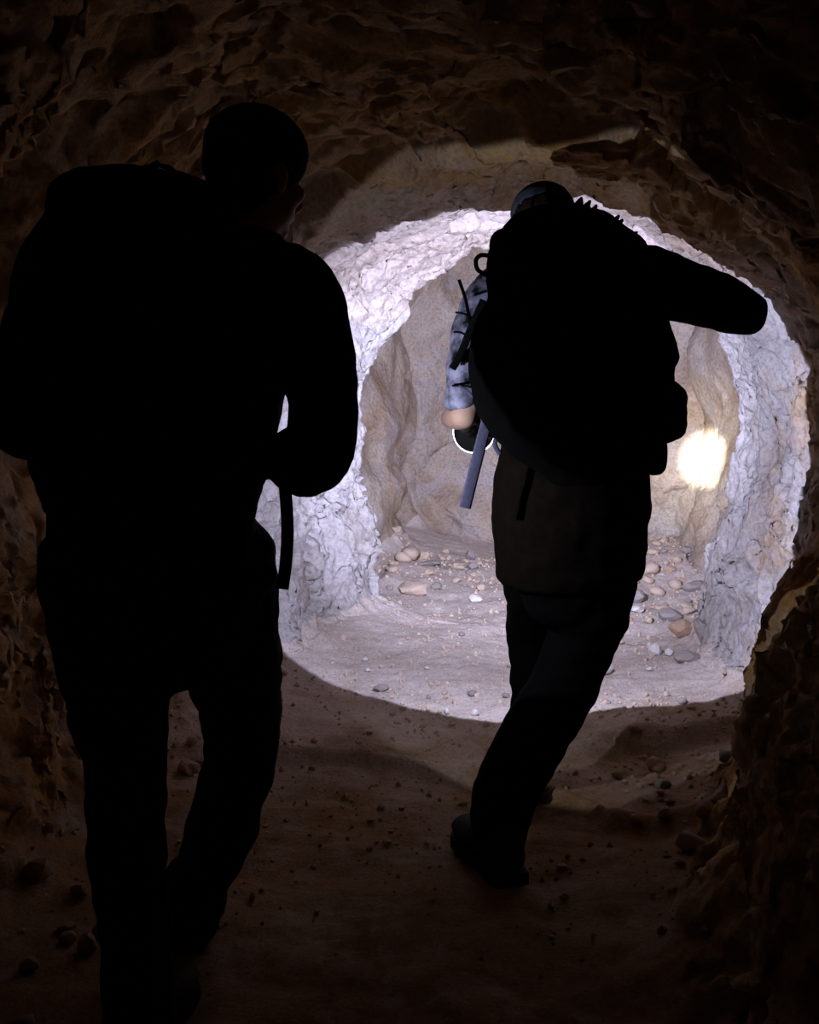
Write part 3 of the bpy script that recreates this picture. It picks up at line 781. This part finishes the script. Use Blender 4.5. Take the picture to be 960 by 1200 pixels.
NAMED = [  # px, py of the foot, half width px, height/width, kind, stretch, label
    (745, 706, 12, .8, 'grey', 1.0, 'grey angular stone at the hiker side of the rubble heap'),
    (771, 698, 10, .7, 'tan', 1.0, 'tan blocky stone at the back of the rubble heap'),
    (792, 690, 9, .8, 'tan', 1.0, 'small pale tan stone standing upright on top of the rubble heap'),
    (814, 692, 13, .6, 'grey', 1.3, 'dark grey slab at the top of the rubble heap by the right jamb'),
    (785, 726, 13, .6, 'grey', 1.3, 'dark grey stone in the middle of the rubble heap above the reddish block'),
    (806, 720, 8, .8, 'tan', 1.0, 'pinkish tan stone perched over the reddish block'),
    (799, 746, 17, .75, 'brown', 1.0, 'largest reddish brown block in the rubble heap'),
    (746, 717, 9, .5, 'white', 1.2, 'flat white stone beside the grey angular stone'),
    (767, 768, 9, .85, 'white', 1.0, 'round white stone lying alone before the rubble heap'),
    (784, 768, 6, .8, 'white', 1.0, 'small white stone beside the long grey-brown stone'),
    (806, 775, 12, .6, 'grey', 1.7, 'long grey-brown stone lying at the foot of the right jamb'),
    (708, 790, 11, .9, 'white', 1.0, 'pale stone close behind the stooping hiker\'s rear knee'),
    (745, 858, 9, .7, 'brown', 1.0, 'brown stone on the edge of the floor ledge'),
    (800, 824, 6, .6, 'grey', 1.0, 'small dark stone on the gravelly ledge top'),
    (481, 655, 13, .7, 'tan', 1.0, 'tan stone at the foot of the left jamb opening'),
    (484, 697, 17, .6, 'tan', 1.2, 'broad low tan boulder beside the left jamb foot'),
    (502, 663, 12, .35, 'grey', 1.4, 'flat dark stone behind the broad tan boulder'),
    (537, 668, 8, .7, 'tan', 1.0, 'small tan stone on the chamber floor under the hanging lavender strap'),
    (555, 667, 7, .7, 'grey', 1.0, 'small grey stone on the chamber floor beside the front hiker\'s thigh'),
    (557, 704, 8, .5, 'white', 1.3, 'small flat white stone on bare chamber floor'),
    (448, 810, 8, .6, 'grey', 1.2, 'dark stone just inside the lit edge of the floor'),
    (770, 905, 13, .8, 'brown', 1.1, 'brown stone standing in for a dark recess in the floor ledge'),  # stone added in place of the dark recess in the ledge face
]
taken = []
for px, py, r, k, kind, stc, lab in NAMED:
    p = on_ground(px, py); w_ = M(r, p[1])
    stone(p[0], p[1], w_, w_ * k, kind, lab, stretch=stc); taken.append((p[0], p[1], w_ * stc))
def scatter(n, xr, yr, sr, kinds, label, group):
    k = tries = 0
    while k < n and tries < n * 40:
        tries += 1
        x, y, w_ = rs.uniform(*xr), rs.uniform(*yr), sr[0] + (sr[1] - sr[0]) * rs.random() ** 2
        if any((x - a) ** 2 + (y - b_) ** 2 < (w_ + c) ** 2 * 1.2 for a, b_, c in taken): continue
        key = (math.floor(x / 0.05), math.floor(y / 0.05))
        if key not in _cells: continue
        kind = rs.choice(kinds)
        col_ = {'grey': 'dark grey', 'brown': 'reddish brown', 'white': 'white', 'tan': 'tan'}[kind]
        size_ = 'larger' if w_ > sr[0] + 0.5 * (sr[1] - sr[0]) else 'small'
        stone(x, y, w_, w_ * rs.uniform(.5, .85), kind, f'{size_} {col_} {label}', group); taken.append((x, y, w_)); k += 1
scatter(60, (0.85, 1.62), (5.5, 7.0), (0.018, 0.05), ('tan', 'brown', 'grey', 'tan'), 'broken stone in the rubble heap beside the right jamb', 'rubble beside the right jamb')
scatter(26, (-0.35, 0.45), (6.0, 7.2), (0.018, 0.045), ('tan', 'grey', 'tan'), 'broken stone strewn on the chamber floor behind the left jamb', 'rubble behind the left jamb')
scatter(30, (-0.2, 1.3), (4.15, 5.6), (0.010, 0.022), ('tan', 'white', 'grey'), 'loose stone on the brightly lit tunnel floor', 'small stones on the lit floor')
scatter(26, (-1.0, -0.62), (2.1, 3.8), (0.02, 0.06), ('brown', 'tan', 'grey'), 'rough stone at the foot of the dark left wall', 'stones along the left wall')
scatter(14, (0.6, 1.0), (2.3, 3.7), (0.015, 0.04), ('brown', 'tan', 'grey'), 'rough stone at the foot of the dark right wall', 'stones along the right wall')

# gravel: far too many to count
gv, gf = [], []
ico = bmesh.new(); bmesh.ops.create_icosphere(ico, subdivisions=1, radius=1.0)
iv = np.array([v.co for v in ico.verts]); iff = np.array([[v.index for v in f.verts] for f in ico.faces]); ico.free()
rg = np.random.RandomState(3)
keys = list(_cells.keys())
for k in range(8000):
    y = 2.3 + 4.8 * rg.rand() ** 0.7; x = rg.uniform(-1.0, 1.6)
    if (math.floor(x / 0.05), math.floor(y / 0.05)) not in _cells: continue
    dens = 0.5 + 0.9 * noise3(np.array([[x * 1.7, y * 1.7, 4.0]]))[0]
    if 3.9 < y < 4.4 and x > 0.4: dens += 0.5
    if rg.rand() > dens: continue
    r_ = 0.0035 + 0.009 * rg.rand() ** 3
    v = iv * (1 + 0.3 * rg.uniform(-1, 1, (len(iv), 1))) * r_ * rg.uniform(0.6, 1.3, 3)
    gf.append(iff + len(gv) * len(iv)); gv.append(v + np.array([x, y, ground(x, y) + r_ * 0.4]))
gv = np.concatenate(gv); gf = np.concatenate(gf)
me = bpy.data.meshes.new('gravel'); me.from_pydata(gv.tolist(), [], gf.tolist()); me.update()
go = link('gravel', me, MAT['stone_tan'], bpy.data.objects['floor']); go['kind'] = 'stuff'
go['label'] = 'fine pale gravel strewn over the tunnel floor'
